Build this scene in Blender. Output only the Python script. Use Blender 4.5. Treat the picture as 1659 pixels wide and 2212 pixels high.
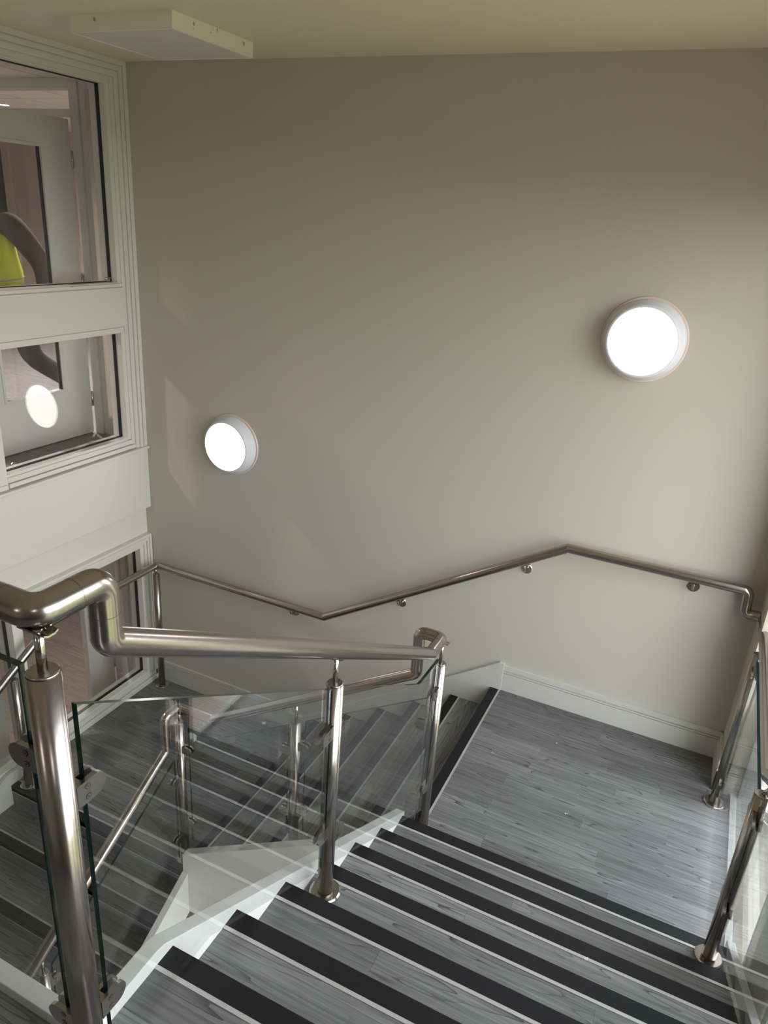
import bpy, math, random
from mathutils import Vector, Matrix
random.seed(7)
for o in list(bpy.data.objects): bpy.data.objects.remove(o)
SC = bpy.context.scene
COL = SC.collection

# ------------------------------------------------------------ camera
cam = bpy.data.cameras.new('camera')
cam.sensor_fit = 'VERTICAL'; cam.sensor_height = 36.0
cam.lens = 1575.16/2212*36.0
cam.clip_start = 0.02; cam.clip_end = 400
CAM = bpy.data.objects.new('camera', cam); COL.objects.link(CAM)
R_ = Vector((0.90116716, 0.42837427, 0.06628142)); U_ = Vector((-0.2158259, 0.31080808, 0.92564438))
F_ = Vector((-0.37592143, 0.84846557, -0.3725443))
m = Matrix.Identity(4)
for i in range(3):
    m[i][0] = R_[i]; m[i][1] = U_[i]; m[i][2] = -F_[i]
m.translation = Vector((3.69541, -3.93227, 2.73483))
CAM.matrix_world = m
SC.camera = CAM

# ------------------------------------------------------------ exposure, sky
vs = SC.view_settings
vs.view_transform = 'Standard'; vs.look = 'None'; vs.gamma = 1.0; vs.use_curve_mapping = False
vs.exposure = 0.0
W = bpy.data.worlds.new('overcast_sky'); SC.world = W; W.use_nodes = True
nt = W.node_tree; nt.nodes.clear()
wo = nt.nodes.new('ShaderNodeOutputWorld'); wb = nt.nodes.new('ShaderNodeBackground')
tc = nt.nodes.new('ShaderNodeTexCoord'); sx = nt.nodes.new('ShaderNodeSeparateXYZ'); cr = nt.nodes.new('ShaderNodeValToRGB')
nt.links.new(tc.outputs['Generated'], sx.inputs[0]); nt.links.new(sx.outputs['Z'], cr.inputs[0])
cr.color_ramp.elements[0].position = 0.0; cr.color_ramp.elements[0].color = (0.96, 0.985, 1.0, 1)
cr.color_ramp.elements[1].position = 0.9; cr.color_ramp.elements[1].color = (0.84, 0.92, 1.0, 1)
nt.links.new(cr.outputs[0], wb.inputs[0]); wb.inputs[1].default_value = 9.0
nt.links.new(wb.outputs[0], wo.inputs[0])

# sampling portal for the daylight that comes through the tall side window
for yc, wd in ((-0.93, 1.3), (-2.9, 1.9)):
    pl = bpy.data.lights.new('window_daylight_portal', 'AREA'); pl.shape = 'RECTANGLE'; pl.size = 5.4; pl.size_y = wd
    pl.cycles.is_portal = True
    PO = bpy.data.objects.new('window_daylight_portal', pl); COL.objects.link(PO)
    PO.location = (4.40, yc, 0.3); PO.rotation_euler = (0, math.radians(90), 0)

# ------------------------------------------------------------ materials
def newmat(name):
    mt = bpy.data.materials.new(name); mt.use_nodes = True
    n = mt.node_tree.nodes; b = n['Principled BSDF']
    return mt, mt.node_tree, n, b
def L(t, a, b): t.links.new(a, b)
def plain(name, col, rough=0.5, metal=0.0, bump=0.0, bscale=60, spec=0.5, var=0.0):
    mt, t, n, b = newmat(name)
    b.inputs['Base Color'].default_value = (*col, 1); b.inputs['Roughness'].default_value = rough
    b.inputs['Metallic'].default_value = metal; b.inputs['Specular IOR Level'].default_value = spec
    if bump or var:
        g = n.new('ShaderNodeNewGeometry'); ns = n.new('ShaderNodeTexNoise')
        ns.inputs['Scale'].default_value = bscale; ns.inputs['Detail'].default_value = 3
        L(t, g.outputs['Position'], ns.inputs['Vector'])
        if bump:
            bp = n.new('ShaderNodeBump'); bp.inputs['Strength'].default_value = bump; bp.inputs['Distance'].default_value = 0.002
            L(t, ns.outputs['Fac'], bp.inputs['Height']); L(t, bp.outputs['Normal'], b.inputs['Normal'])
        if var:
            mx = n.new('ShaderNodeMixRGB'); mx.blend_type = 'MULTIPLY'; mx.inputs[0].default_value = var
            mx.inputs[1].default_value = (*col, 1); L(t, ns.outputs['Fac'], mx.inputs[2])
            L(t, mx.outputs[0], b.inputs['Base Color'])
    return mt
def emit(name, col, s):
    mt = bpy.data.materials.new(name); mt.use_nodes = True; t = mt.node_tree; t.nodes.clear()
    o = t.nodes.new('ShaderNodeOutputMaterial'); e = t.nodes.new('ShaderNodeEmission')
    e.inputs[0].default_value = (*col, 1); e.inputs[1].default_value = s; L(t, e.outputs[0], o.inputs[0]); return mt
def glass(name, tint, f0=0.04):
    mt = bpy.data.materials.new(name); mt.use_nodes = True; t = mt.node_tree; t.nodes.clear(); n = t.nodes
    o = n.new('ShaderNodeOutputMaterial'); mx = n.new('ShaderNodeMixShader')
    tr = n.new('ShaderNodeBsdfTransparent'); tr.inputs[0].default_value = (*tint, 1)
    gl = n.new('ShaderNodeBsdfGlossy'); gl.inputs['Roughness'].default_value = 0.0; gl.inputs[0].default_value = (1, 1, 1, 1)
    lw = n.new('ShaderNodeLayerWeight'); lw.inputs[0].default_value = 0.5
    pw = n.new('ShaderNodeMath'); pw.operation = 'POWER'; pw.inputs[1].default_value = 5.0
    mu = n.new('ShaderNodeMath'); mu.operation = 'MULTIPLY_ADD'; mu.inputs[1].default_value = 1-f0; mu.inputs[2].default_value = f0
    L(t, lw.outputs['Facing'], pw.inputs[0]); L(t, pw.outputs[0], mu.inputs[0]); L(t, mu.outputs[0], mx.inputs[0])
    L(t, tr.outputs[0], mx.inputs[1]); L(t, gl.outputs[0], mx.inputs[2]); L(t, mx.outputs[0], o.inputs[0])
    return mt
def wood(name, axis, dark, light, rough=0.5):
    """grey vinyl plank: grain runs along world axis 0 (x) or 1 (y); every plank object shifts the pattern"""
    mt, t, n, b = newmat(name)
    g = n.new('ShaderNodeNewGeometry'); oi = n.new('ShaderNodeObjectInfo')
    mu = n.new('ShaderNodeMath'); mu.operation = 'MULTIPLY'; mu.inputs[1].default_value = 43.0
    L(t, oi.outputs['Random'], mu.inputs[0])
    cb = n.new('ShaderNodeCombineXYZ'); [L(t, mu.outputs[0], cb.inputs[i]) for i in range(3)]
    ad = n.new('ShaderNodeVectorMath'); ad.operation = 'ADD'; L(t, g.outputs['Position'], ad.inputs[0]); L(t, cb.outputs[0], ad.inputs[1])
    mp = n.new('ShaderNodeMapping'); mp.inputs['Scale'].default_value = (0.75, 8.0, 8.0) if axis == 0 else (8.0, 0.75, 8.0)
    L(t, ad.outputs[0], mp.inputs['Vector'])
    n1 = n.new('ShaderNodeTexNoise'); n1.inputs['Scale'].default_value = 1.3; n1.inputs['Detail'].default_value = 2
    L(t, mp.outputs[0], n1.inputs['Vector'])
    # contour lines of a stretched noise field give cathedral figures
    m1 = n.new('ShaderNodeMath'); m1.operation = 'MULTIPLY'; m1.inputs[1].default_value = 13.0; L(t, n1.outputs['Fac'], m1.inputs[0])
    fr = n.new('ShaderNodeMath'); fr.operation = 'FRACT'; L(t, m1.outputs[0], fr.inputs[0])
    rp = n.new('ShaderNodeValToRGB'); e = rp.color_ramp.elements
    e[0].position = 0.0; e[0].color = (0.06, 0.06, 0.06, 1); e[1].position = 1.0; e[1].color = (0.9, 0.9, 0.9, 1)
    q = e.new(0.13); q.color = (0.70, 0.70, 0.70, 1)
    L(t, fr.outputs[0], rp.inputs[0])
    mp2 = n.new('ShaderNodeMapping'); mp2.inputs['Scale'].default_value = (2.4, 100, 100) if axis == 0 else (100, 2.4, 100)
    L(t, ad.outputs[0], mp2.inputs['Vector'])
    n2 = n.new('ShaderNodeTexNoise'); n2.inputs['Scale'].default_value = 1.0; n2.inputs['Detail'].default_value = 4; n2.inputs['Roughness'].default_value = 0.7
    L(t, mp2.outputs[0], n2.inputs['Vector'])
    mp3 = n.new('ShaderNodeMapping'); mp3.inputs['Scale'].default_value = (1.6, 14, 14) if axis == 0 else (14, 1.6, 14)
    L(t, ad.outputs[0], mp3.inputs['Vector'])
    n3 = n.new('ShaderNodeTexNoise'); n3.inputs['Scale'].default_value = 1.0; n3.inputs['Detail'].default_value = 3
    L(t, mp3.outputs[0], n3.inputs['Vector'])
    # patchiness of the figure
    mk = n.new('ShaderNodeMixRGB'); mk.inputs[1].default_value = (0.72, 0.72, 0.72, 1); L(t, rp.outputs[0], mk.inputs[2])
    r3 = n.new('ShaderNodeMapRange'); r3.inputs[1].default_value = 0.36; r3.inputs[2].default_value = 0.54; L(t, n3.outputs['Fac'], r3.inputs[0]); L(t, r3.outputs[0], mk.inputs[0])
    r2 = n.new('ShaderNodeMapRange'); r2.inputs[1].default_value = 0.3; r2.inputs[2].default_value = 0.7; r2.inputs[3].default_value = 0.42; r2.inputs[4].default_value = 1.25
    L(t, n2.outputs['Fac'], r2.inputs[0])
    ml = n.new('ShaderNodeMath'); ml.operation = 'MULTIPLY'; L(t, mk.outputs[0], ml.inputs[0]); L(t, r2.outputs[0], ml.inputs[1])
    pr = n.new('ShaderNodeMapRange'); pr.inputs[3].default_value = 0.72; pr.inputs[4].default_value = 1.15; L(t, oi.outputs['Random'], pr.inputs[0])
    ml2 = n.new('ShaderNodeMath'); ml2.operation = 'MULTIPLY'; L(t, ml.outputs[0], ml2.inputs[0]); L(t, pr.outputs[0], ml2.inputs[1])
    cm = n.new('ShaderNodeMixRGB'); cm.inputs[1].default_value = (*dark, 1); cm.inputs[2].default_value = (*light, 1); cm.use_clamp = False
    L(t, ml2.outputs[0], cm.inputs[0]); L(t, cm.outputs[0], b.inputs['Base Color'])
    bp = n.new('ShaderNodeBump'); bp.inputs['Strength'].default_value = 0.15; bp.inputs['Distance'].default_value = 0.001
    L(t, ml.outputs[0], bp.inputs['Height']); L(t, bp.outputs['Normal'], b.inputs['Normal'])
    b.inputs['Roughness'].default_value = rough
    return mt
def steel(name, col, rough, aniso=0.5):
    mt, t, n, b = newmat(name)
    b.inputs['Base Color'].default_value = (*col, 1); b.inputs['Metallic'].default_value = 1.0
    g = n.new('ShaderNodeNewGeometry'); ns = n.new('ShaderNodeTexNoise'); ns.inputs['Scale'].default_value = 90; ns.inputs['Detail'].default_value = 4
    L(t, g.outputs['Position'], ns.inputs['Vector'])
    mr = n.new('ShaderNodeMapRange'); mr.inputs[3].default_value = rough*0.8; mr.inputs[4].default_value = rough*1.25
    L(t, ns.outputs['Fac'], mr.inputs[0]); L(t, mr.outputs[0], b.inputs['Roughness'])
    bp = n.new('ShaderNodeBump'); bp.inputs['Strength'].default_value = 0.04; bp.inputs['Distance'].default_value = 0.001
    L(t, ns.outputs['Fac'], bp.inputs['Height']); L(t, bp.outputs['Normal'], b.inputs['Normal'])
    return mt
M = dict(
    wall=plain('wall_paint', (0.555, 0.515, 0.44), 0.62, bump=0.12, bscale=180, spec=0.3),
    ceil=plain('ceiling_paint', (0.80, 0.74, 0.58), 0.7, bump=0.05, bscale=150, spec=0.3),
    join=plain('joinery_paint', (0.74, 0.72, 0.66), 0.38, bump=0.04, bscale=90),
    skirt=plain('skirting_paint', (0.60, 0.59, 0.53), 0.42),
    string=plain('stringer_paint', (0.74, 0.735, 0.71), 0.4),
    panelwhite=plain('cream_boxing', (0.90, 0.87, 0.76), 0.5),
    panelface=plain('white_panel', (0.72, 0.68, 0.64), 0.5),
    chip=plain('grey_paint_chip', (0.42, 0.40, 0.32), 0.7),
    woodx=wood('vinyl_plank_x', 0, (0.022, 0.022, 0.023), (0.25, 0.248, 0.248)),
    woody=wood('vinyl_plank_y', 1, (0.022, 0.022, 0.023), (0.25, 0.248, 0.248)),
    lobbywood=wood('brown_plank', 0, (0.09, 0.075, 0.066), (0.29, 0.245, 0.215)),
    black=plain('black_nosing', (0.010, 0.010, 0.013), 0.5, spec=0.3, bump=0.05, bscale=300, var=0.5),
    alu=plain('aluminium', (0.52, 0.51, 0.50), 0.45, metal=0.5),
    steel=steel('brushed_steel', (0.43, 0.39, 0.37), 0.23),
    chrome=steel('polished_steel', (0.58, 0.55, 0.52), 0.14),
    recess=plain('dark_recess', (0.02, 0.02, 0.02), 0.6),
    glass=glass('balustrade_glass', (0.945, 0.96, 0.95)),
    pane=glass('window_glass', (0.97, 0.97, 0.97)),
    gedge=plain('glass_edge', (0.008, 0.025, 0.022), 0.12),
    gasket=plain('gasket', (0.012, 0.012, 0.012), 0.5),
    base=plain('lamp_body', (0.80, 0.80, 0.86), 0.18),
    trim=plain('lamp_trim', (0.80, 0.66, 0.58), 0.25),
    diff=emit('lamp_diffuser', (1.0, 0.93, 0.88), 9.0),
    down=emit('downlight_lens', (1.0, 0.9, 0.82), 14.0),
    tile=plain('ceiling_tile', (0.72, 0.66, 0.62), 0.9),
    grid=plain('tile_grid', (0.45, 0.40, 0.36), 0.6),
    room=plain('lobby_wall', (0.60, 0.53, 0.475), 0.7),
    doorp=plain('door_paint', (0.72, 0.72, 0.68), 0.38),
    grass=plain('lawn', (0.21, 0.205, 0.09), 0.9, var=0.5, bscale=2),
    paving=plain('pink_paving', (0.30, 0.21, 0.175), 0.85, var=0.25, bscale=6),
    winframe=plain('window_frame_paint', (0.25, 0.26, 0.26), 0.4),
    carcass=plain('concrete', (0.35, 0.35, 0.33), 0.8),
    fleck=plain('white_fleck', (0.8, 0.8, 0.78), 0.7),
    skin=plain('skin', (0.55, 0.36, 0.27), 0.5),
    hair=plain('hair', (0.05, 0.035, 0.025), 0.6),
    jacket=plain('jacket_cloth', (0.075, 0.062, 0.05), 0.85, bump=0.5, bscale=35),
    trousers=plain('trouser_cloth', (0.02, 0.021, 0.024), 0.85, bump=0.4, bscale=40),
    hivis=plain('hi_vis_yellow', (0.62, 0.75, 0.03), 0.6),
    reflect=plain('reflective_band', (0.35, 0.38, 0.40), 0.4),
    boot=plain('boot_leather', (0.03, 0.025, 0.02), 0.5),
)

# ------------------------------------------------------------ mesh helpers
ORG = {}
class MB:
    def __init__(s): s.v = []; s.f = []; s.m = []; s.sm = []
    def face(s, idx, mi=0, sm=False): s.f.append(idx); s.m.append(mi); s.sm.append(sm)
    def box(s, x0, x1, y0, y1, z0, z1, mi=0):
        if x0 > x1: x0, x1 = x1, x0
        if y0 > y1: y0, y1 = y1, y0
        if z0 > z1: z0, z1 = z1, z0
        b = len(s.v)
        s.v += [(x0,y0,z0),(x1,y0,z0),(x1,y1,z0),(x0,y1,z0),(x0,y0,z1),(x1,y0,z1),(x1,y1,z1),(x0,y1,z1)]
        for q in ((0,3,2,1),(4,5,6,7),(0,1,5,4),(1,2,6,5),(2,3,7,6),(3,0,4,7)): s.face([b+i for i in q], mi)
        return s
    def prism(s, poly, ax, a, b, mi=0, side=None):
        """poly of 2-D points in the two other axes, extruded along ax from a to b"""
        ar = sum(poly[i][0]*poly[(i+1) % len(poly)][1]-poly[(i+1) % len(poly)][0]*poly[i][1] for i in range(len(poly)))
        if (ar < 0) != (ax == 'y'): poly = poly[::-1]
        if a > b: a, b = b, a
        def P(p, t):
            return (t,p[0],p[1]) if ax == 'x' else (p[0],t,p[1]) if ax == 'y' else (p[0],p[1],t)
        k = len(s.v); n = len(poly)
        s.v += [P(p, a) for p in poly]+[P(p, b) for p in poly]
        s.face(list(range(k+n-1, k-1, -1)), mi); s.face(list(range(k+n, k+2*n)), mi)
        for i in range(n):
            j = (i+1) % n
            s.face([k+i, k+j, k+n+j, k+n+i], mi if side is None else side)
        return s
    def cyl(s, p0, p1, r0, r1=None, n=24, caps=True, mi=0, capmi=None):
        r1 = r0 if r1 is None else r1
        p0 = Vector(p0); p1 = Vector(p1); d = (p1-p0).normalized()
        u = d.orthogonal().normalized(); w = d.cross(u)
        k = len(s.v)
        for p, r in ((p0, r0), (p1, r1)):
            for i in range(n):
                a = 2*math.pi*i/n; s.v.append(tuple(p+u*(r*math.cos(a))+w*(r*math.sin(a))))
        for i in range(n):
            j = (i+1) % n; s.face([k+i, k+j, k+n+j, k+n+i], mi, True)
        if caps:
            cm = mi if capmi is None else capmi
            s.face(list(range(k+n-1, k-1, -1)), cm); s.face(list(range(k+n, k+2*n)), cm)
        return s
    def lathe(s, prof, c, d, n=48, mis=None):
        """prof: (radius, distance) pairs swept round the axis c + t*d"""
        c = Vector(c); d = Vector(d).normalized(); u = d.orthogonal().normalized(); w = d.cross(u)
        for q in range(len(prof)-1):
            (ra, ta), (rb, tb) = prof[q], prof[q+1]
            k = len(s.v)
            for r, t in ((ra, ta), (rb, tb)):
                for i in range(n):
                    a = 2*math.pi*i/n; s.v.append(tuple(c+d*t+u*(r*math.cos(a))+w*(r*math.sin(a))))
            for i in range(n):
                j = (i+1) % n; s.face([k+i, k+j, k+n+j, k+n+i], mis[q] if mis else 0, True)
        return s
    def tube(s, pts, r, n=28, bend=None, mi=0, cap=True):
        """round tube along pts: mitred at gentle kinks, tight arc where bend has a radius for that vertex"""
        pts = [Vector(p) for p in pts]; bend = bend or {}
        path = []  # (point, tangent-plane normal, sharp)
        for i, p in enumerate(pts):
            if i == 0: path.append((p, (pts[1]-p).normalized(), True)); continue
            if i == len(pts)-1: path.append((p, (p-pts[i-1]).normalized(), True)); continue
            a = (p-pts[i-1]).normalized(); b = (pts[i+1]-p).normalized()
            rad = bend.get(i)
            if rad:
                ang = a.angle(b); t = rad*math.tan(ang/2)
                s0 = p-a*t; cdir = (b-a).normalized(); c = p+cdir*(rad/math.cos(ang/2))
                axis = a.cross(b).normalized(); k = 9
                for q in range(k+1):
                    rot = Matrix.Rotation(ang*q/k, 3, axis)
                    path.append((c+rot @ (s0-c), rot @ a, False))
            else:
                path.append((p, (a+b).normalized(), True))
        u = path[0][1].orthogonal().normalized()
        rings = []; d0 = path[0][1]
        for i, (p, nrm, sharp) in enumerate(path):
            if i < len(path)-1: seg = (path[i+1][0]-p).normalized()
            if i == 0: d = seg
            else: d = (p-path[i-1][0]).normalized()
            u = (u-d*u.dot(d)).normalized(); w = d.cross(u)
            ring = []
            for q in range(n):
                an = 2*math.pi*q/n; o = u*(r*math.cos(an))+w*(r*math.sin(an))
                den = d.dot(nrm)
                t = -(o.dot(nrm))/den if abs(den) > 1e-6 else 0
                ring.append(p+o+d*t)
            rings.append((ring, sharp))
        prev = None
        for i, (ring, sharp) in enumerate(rings):
            if prev is not None:
                k = len(s.v); s.v += [tuple(x) for x in ring]
                for q in range(n):
                    j = (q+1) % n; s.face([prev+q, prev+j, k+j, k+q], mi, True)
                prev = k
                if sharp and i < len(rings)-1:
                    prev = len(s.v); s.v += [tuple(x) for x in ring]
            else:
                prev = len(s.v); s.v += [tuple(x) for x in ring]
                first = prev
        if cap:
            s.face([first+q for q in range(n-1, -1, -1)], mi); s.face([prev+q for q in range(n)], mi)
        return s
    def build(s, name, mats, parent=None, bevel=0.0, label=None):
        o0 = ORG.get(parent.name, Vector()) if parent else Vector()
        me = bpy.data.meshes.new(name)
        me.from_pydata([tuple(Vector(p)-o0) for p in s.v], [], s.f)
        if not isinstance(mats, (list, tuple)): mats = [mats]
        for mt in mats: me.materials.append(M[mt])
        me.polygons.foreach_set('material_index', s.m); me.polygons.foreach_set('use_smooth', s.sm)
        me.update()
        o = bpy.data.objects.new(name, me); COL.objects.link(o)
        if parent: o.parent = parent
        ORG[o.name] = o0
        if bevel:
            bv = o.modifiers.new('bevel', 'BEVEL'); bv.width = bevel; bv.segments = 2; bv.limit_method = 'ANGLE'
        if label: o['label'] = label
        return o
def bx(name, mat, parent, *a, bevel=0.0, label=None): return MB().box(*a).build(name, mat, parent, bevel, label)
def thing(name, loc, label, cat, group=None, kind=None):
    o = bpy.data.objects.new(name, None); COL.objects.link(o); o.location = loc; o.empty_display_size = 0.1
    ORG[o.name] = Vector(loc); o['label'] = label
    if kind: o['kind'] = kind
    else: o['category'] = cat
    if group: o['group'] = group
    return o
def struct(o, label): o['kind'] = 'structure'; o['label'] = label; return o
def tag(o, label, cat, group=None):
    o['label'] = label; o['category'] = cat
    if group: o['group'] = group
    return o
def inst(src, name, parent, world, rotz=0.0):
    o = bpy.data.objects.new(name, src); COL.objects.link(o); o.parent = parent
    o.location = Vector(world)-ORG[parent.name]; o.rotation_euler = (0, 0, rotz); ORG[o.name] = ORG[parent.name]
    return o

# ------------------------------------------------------------ stair geometry (metres)
r, g = 0.153, 0.25655
SL = r/g
XS, XR1 = 2.798, 4.205
YF = -1.4403
XA = 2.7934
YN3 = -1.4484
ZB = -6*r; ZT = 7*r; ZG = -16*r
HC = 3.513
RT = 0.0265      # rail radius

# ------------------------------------------------------------ shell
struct(MB().box(-0.02, 4.6, 0.0, 0.14, ZG-0.2, HC+0.1).build('wall_back', 'wall'), 'large plain beige painted wall carrying the two round lamps')
struct(MB().box(-0.14, 4.7, -6.1, 0.14, HC, HC+0.12).build('ceiling', 'ceil'), 'plain cream painted ceiling over the stairwell')
WY = -1.56
wr = MB(); wr.box(4.147, 4.46, -0.286, 0.0, ZG, HC); wr.box(4.25, 4.46, -6.0, -0.286, 2.95, HC)
wr.box(4.25, 4.46, -1.95, WY, ZG, 2.95); wr.box(4.25, 4.46, -6.0, -3.85, ZG, 2.95); wr.box(4.25, 4.46, -3.85, -1.95, ZG-0.1, ZG+0.12); wr.box(4.25, 4.46, WY, -0.286, ZG-0.1, ZG+0.12)
struct(wr.build('wall_right', 'wall'), 'short painted wall return and the lintel around the tall side window')
struct(MB().box(-0.14, 4.6, -6.1, -6.0, ZG, HC).build('wall_front', 'wall'), 'painted wall behind the top landing')
struct(MB().box(-0.1, 4.4, -6.0, 0.0, ZG-0.12, ZG).build('floor_ground', 'lobbywood'), 'ground floor far down in the stairwell')
struct(MB().box(4.46, 8.0, -60, 60, ZG-0.6, ZG-0.3).build('ground_paving', 'paving'), 'pinkish paving outside the side window')
struct(MB().box(8.0, 90, -60, 60, ZG-0.6, ZG-0.28).build('ground_lawn', 'grass'), 'lawn beyond the paving outside')

# ------------------------------------------------------------ planked floors
def planks(parent, x0, x1, y0, y1, ztop, mat, w=0.1, axis=0, lmin=0.55, lmax=1.2, t=0.004, gap=0.0003):
    if axis == 0: a0, a1, b0, b1 = x0, x1, y0, y1
    else: a0, a1, b0, b1 = y0, y1, x0, x1
    b = b0
    while b < b1-1e-4:
        bn = min(b+w, b1)
        if b1-bn < 0.02: bn = b1
        a = a0; first = True
        while a < a1-1e-4:
            ln = random.uniform(lmin, lmax)*(random.uniform(.3, 1) if first else 1); first = False
            an = min(a+ln, a1)
            if a1-an < 0.15: an = a1
            dz = random.uniform(-0.0004, 0.0002)
            q = MB()
            if axis == 0: q.box(a+gap, an-gap, b+gap, bn-gap, ztop-t, ztop+dz)
            else: q.box(b+gap, bn-gap, a+gap, an-gap, ztop-t, ztop+dz)
            q.build('plank', mat, parent)
            a = an
        b = bn
ND, NA = 0.055, 0.066      # black insert depth, back of the aluminium strip
def nosing(parent, axis, edge, sgn, a0, a1, z):
    """edge at coordinate 'edge' on axis 'y'/'x'; tread lies on side sgn of it"""
    q = MB(); s_ = MB()
    def bb(mb, d0, d1, z0, z1):
        if axis == 'y': mb.box(a0, a1, edge+sgn*d0, edge+sgn*d1, z0, z1)
        else: mb.box(edge+sgn*d0, edge+sgn*d1, a0, a1, z0, z1)
    bb(q, 0, ND, z-0.012, z+0.0015); bb(q, 0, 0.006, z-0.040, z-0.012)
    n_ = q.build('nosing', 'black', parent)
    bb(s_, ND, NA, z-0.010, z+0.0022); bb(s_, -0.0025, 0.004, z-0.046, z-0.040)
    s_.build('aluminium_strip', 'alu', n_)
    return n_

# landing beside the window
fl = thing('floor', (3.5, -0.72, 0), 'quarter landing of grey wood-look planks beside the side window', None, kind='structure')
bx('floor_slab', 'carcass', fl, XA+0.001, 4.25, YF, -0.002, -0.16, -0.0045)
planks(fl, XA+NA, 4.222, YF+0.004, -0.018, 0.0, 'woodx')
nosing(fl, 'x', XA, 1, -1.40, -0.02, 0.0)
bx('riser', 'woody', fl, XA, XA+0.012, -1.40, -0.02, -r, -0.012)
bx('kerb', 'string', fl, 4.222, 4.252, -1.41, -0.286, -0.05, 0.022)
# landing in the corner by the glazed screen
fb = thing('floor', (0.75, -0.72, ZB), 'quarter landing of grey wood-look planks in the corner by the glazed screen', None, kind='structure')
XB5 = XA-5*g
bx('floor_slab', 'carcass', fb, 0.0, XB5+0.012, YN3+0.01, -0.002, ZB-0.16, ZB-0.0045)
planks(fb, 0.02, XB5, YN3+NA, -0.018, ZB, 'woodx')
nosing(fb, 'y', YN3, 1, 0.035, 1.465, ZB)
bx('riser', 'woodx', fb, 0.035, 1.465, YN3, YN3+0.012, ZB-r, ZB-0.012)
# top landing
ft = thing('floor', (3.0, -3.6, ZT), 'top landing of grey wood-look planks at the head of the upper flight', None, kind='structure')
Y7 = YF-6*g
bx('floor_slab', 'carcass', ft, XS, 4.25, -6.0, Y7, ZT-0.16, ZT-0.0045)
bx('floor_slab', 'carcass', ft, -0.02, XS, -6.0, -3.21, ZT-0.16, ZT-0.0045)
planks(ft, XS, 4.205, -3.245, Y7-NA, ZT, 'woodx')
planks(ft, 0.3, 4.205, -4.345, -3.245, ZT, 'woodx')
bx('landing_cover', 'woodx', ft, 0.0, 4.205, -6.0, -4.345, ZT-0.004, ZT)
nosing(ft, 'y', Y7, -1, XS, XR1, ZT)
bx('riser', 'woodx', ft, XS, XR1, Y7-0.012, Y7, ZT-r, ZT-0.012)
bx('kerb', 'string', ft, 0.0, 2.80, -3.245, -3.205, ZT-0.28, ZT+0.030, bevel=0.002)

# ------------------------------------------------------------ flights
f1 = thing('stair_flight', (3.5, -2.2, 0), 'upper flight of grey wood-look steps with black nosings leading down from the top landing', 'stairs')
for k in range(1, 7):
    y = YF-(k-1)*g; z = k*r
    nosing(f1, 'y', y, -1, XS, XR1, z)
    bx('tread', 'carcass', f1, XS, XR1, y-g, y-0.001, z-0.03, z-0.0045)
    planks(f1, XS, XR1, y-g, y-NA, z, 'woodx', w=0.4, lmin=0.7, lmax=1.1)
    bx('riser', 'woodx', f1, XS, XR1, y-0.012, y, z-r, z-0.012)
def ztop1(y): return r+0.021+(YF-y)*SL
poly = [(YF+0.02, 0.0), (YF+0.02, ztop1(YF+0.02)), (-3.005, ztop1(-3.005)), (-3.03, ZT+0.042), (-3.245, ZT+0.042), (-3.245, ZT-0.30), (-3.0, ZT-0.32), (YF+0.02, -0.18)]
MB().prism(poly, 'x', 2.757, XS).build('stringer', 'string', f1, bevel=0.002, label='white stringer on the well side')
poly = [(-1.40, -0.18), (-1.40, 0.155), (-1.46, ztop1(-1.46)), (-3.1, ztop1(-3.1)), (-3.1, ZT-0.32)]
MB().prism(poly, 'x', XR1, 4.235).build('stringer', 'string', f1, bevel=0.002, label='white stringer on the window side')
MB().prism([(YF-0.02, -0.16), (YF-0.02, -0.05), (-3.0, ZT-0.2), (-3.0, ZT-0.31)], 'x', XS, XR1).build('soffit', 'string', f1)

f2 = thing('stair_flight', (2.1, -0.7, -6*r), 'middle flight of grey wood-look steps running along the lamp wall', 'stairs')
for j in range(1, 6):
    x = XA-j*g; z = -j*r
    nosing(f2, 'x', x, 1, -1.40, -0.02, z)
    bx('tread', 'carcass', f2, x+0.001, x+g, -1.40, -0.02, z-0.03, z-0.0045)
    planks(f2, x+NA, x+g, -1.40, -0.02, z, 'woody', w=0.4, axis=1, lmin=0.7, lmax=1.1)
    bx('riser', 'woody', f2, x, x+0.012, -1.40, -0.02, z-r, z-0.012)
def ztop2(x): return -0.757+(x-1.5)*SL
MB().prism([(1.468, ztop2(1.468)), (2.757, ztop2(2.757)), (2.757, -0.42), (1.72, -1.214), (1.468, -1.214)], 'y', -1.45, -1.398).build('stringer', 'string', f2, bevel=0.002, label='white stringer closing the open well')
MB().prism([(XB5+0.05, ZB+0.02), (XB5+0.05, ZB-0.15), (1.7, ZB-0.15), (XA, -0.25), (XA, -0.14)], 'y', -1.398, -0.02).build('soffit', 'string', f2)
# stringer board against the wall
wsx = 2.861
MB().prism([(1.30, ZB), (1.30, ZB+0.135), (1.40, ZB+0.135), (wsx-0.03, 0.197), (wsx, 0.197), (wsx, 0.0), (XA, -0.01), (XA, -0.3), (1.7, ZB-0.1)], 'y', -0.022, -0.001).build('wall_stringer', 'skirt', f2, bevel=0.002)

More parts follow.
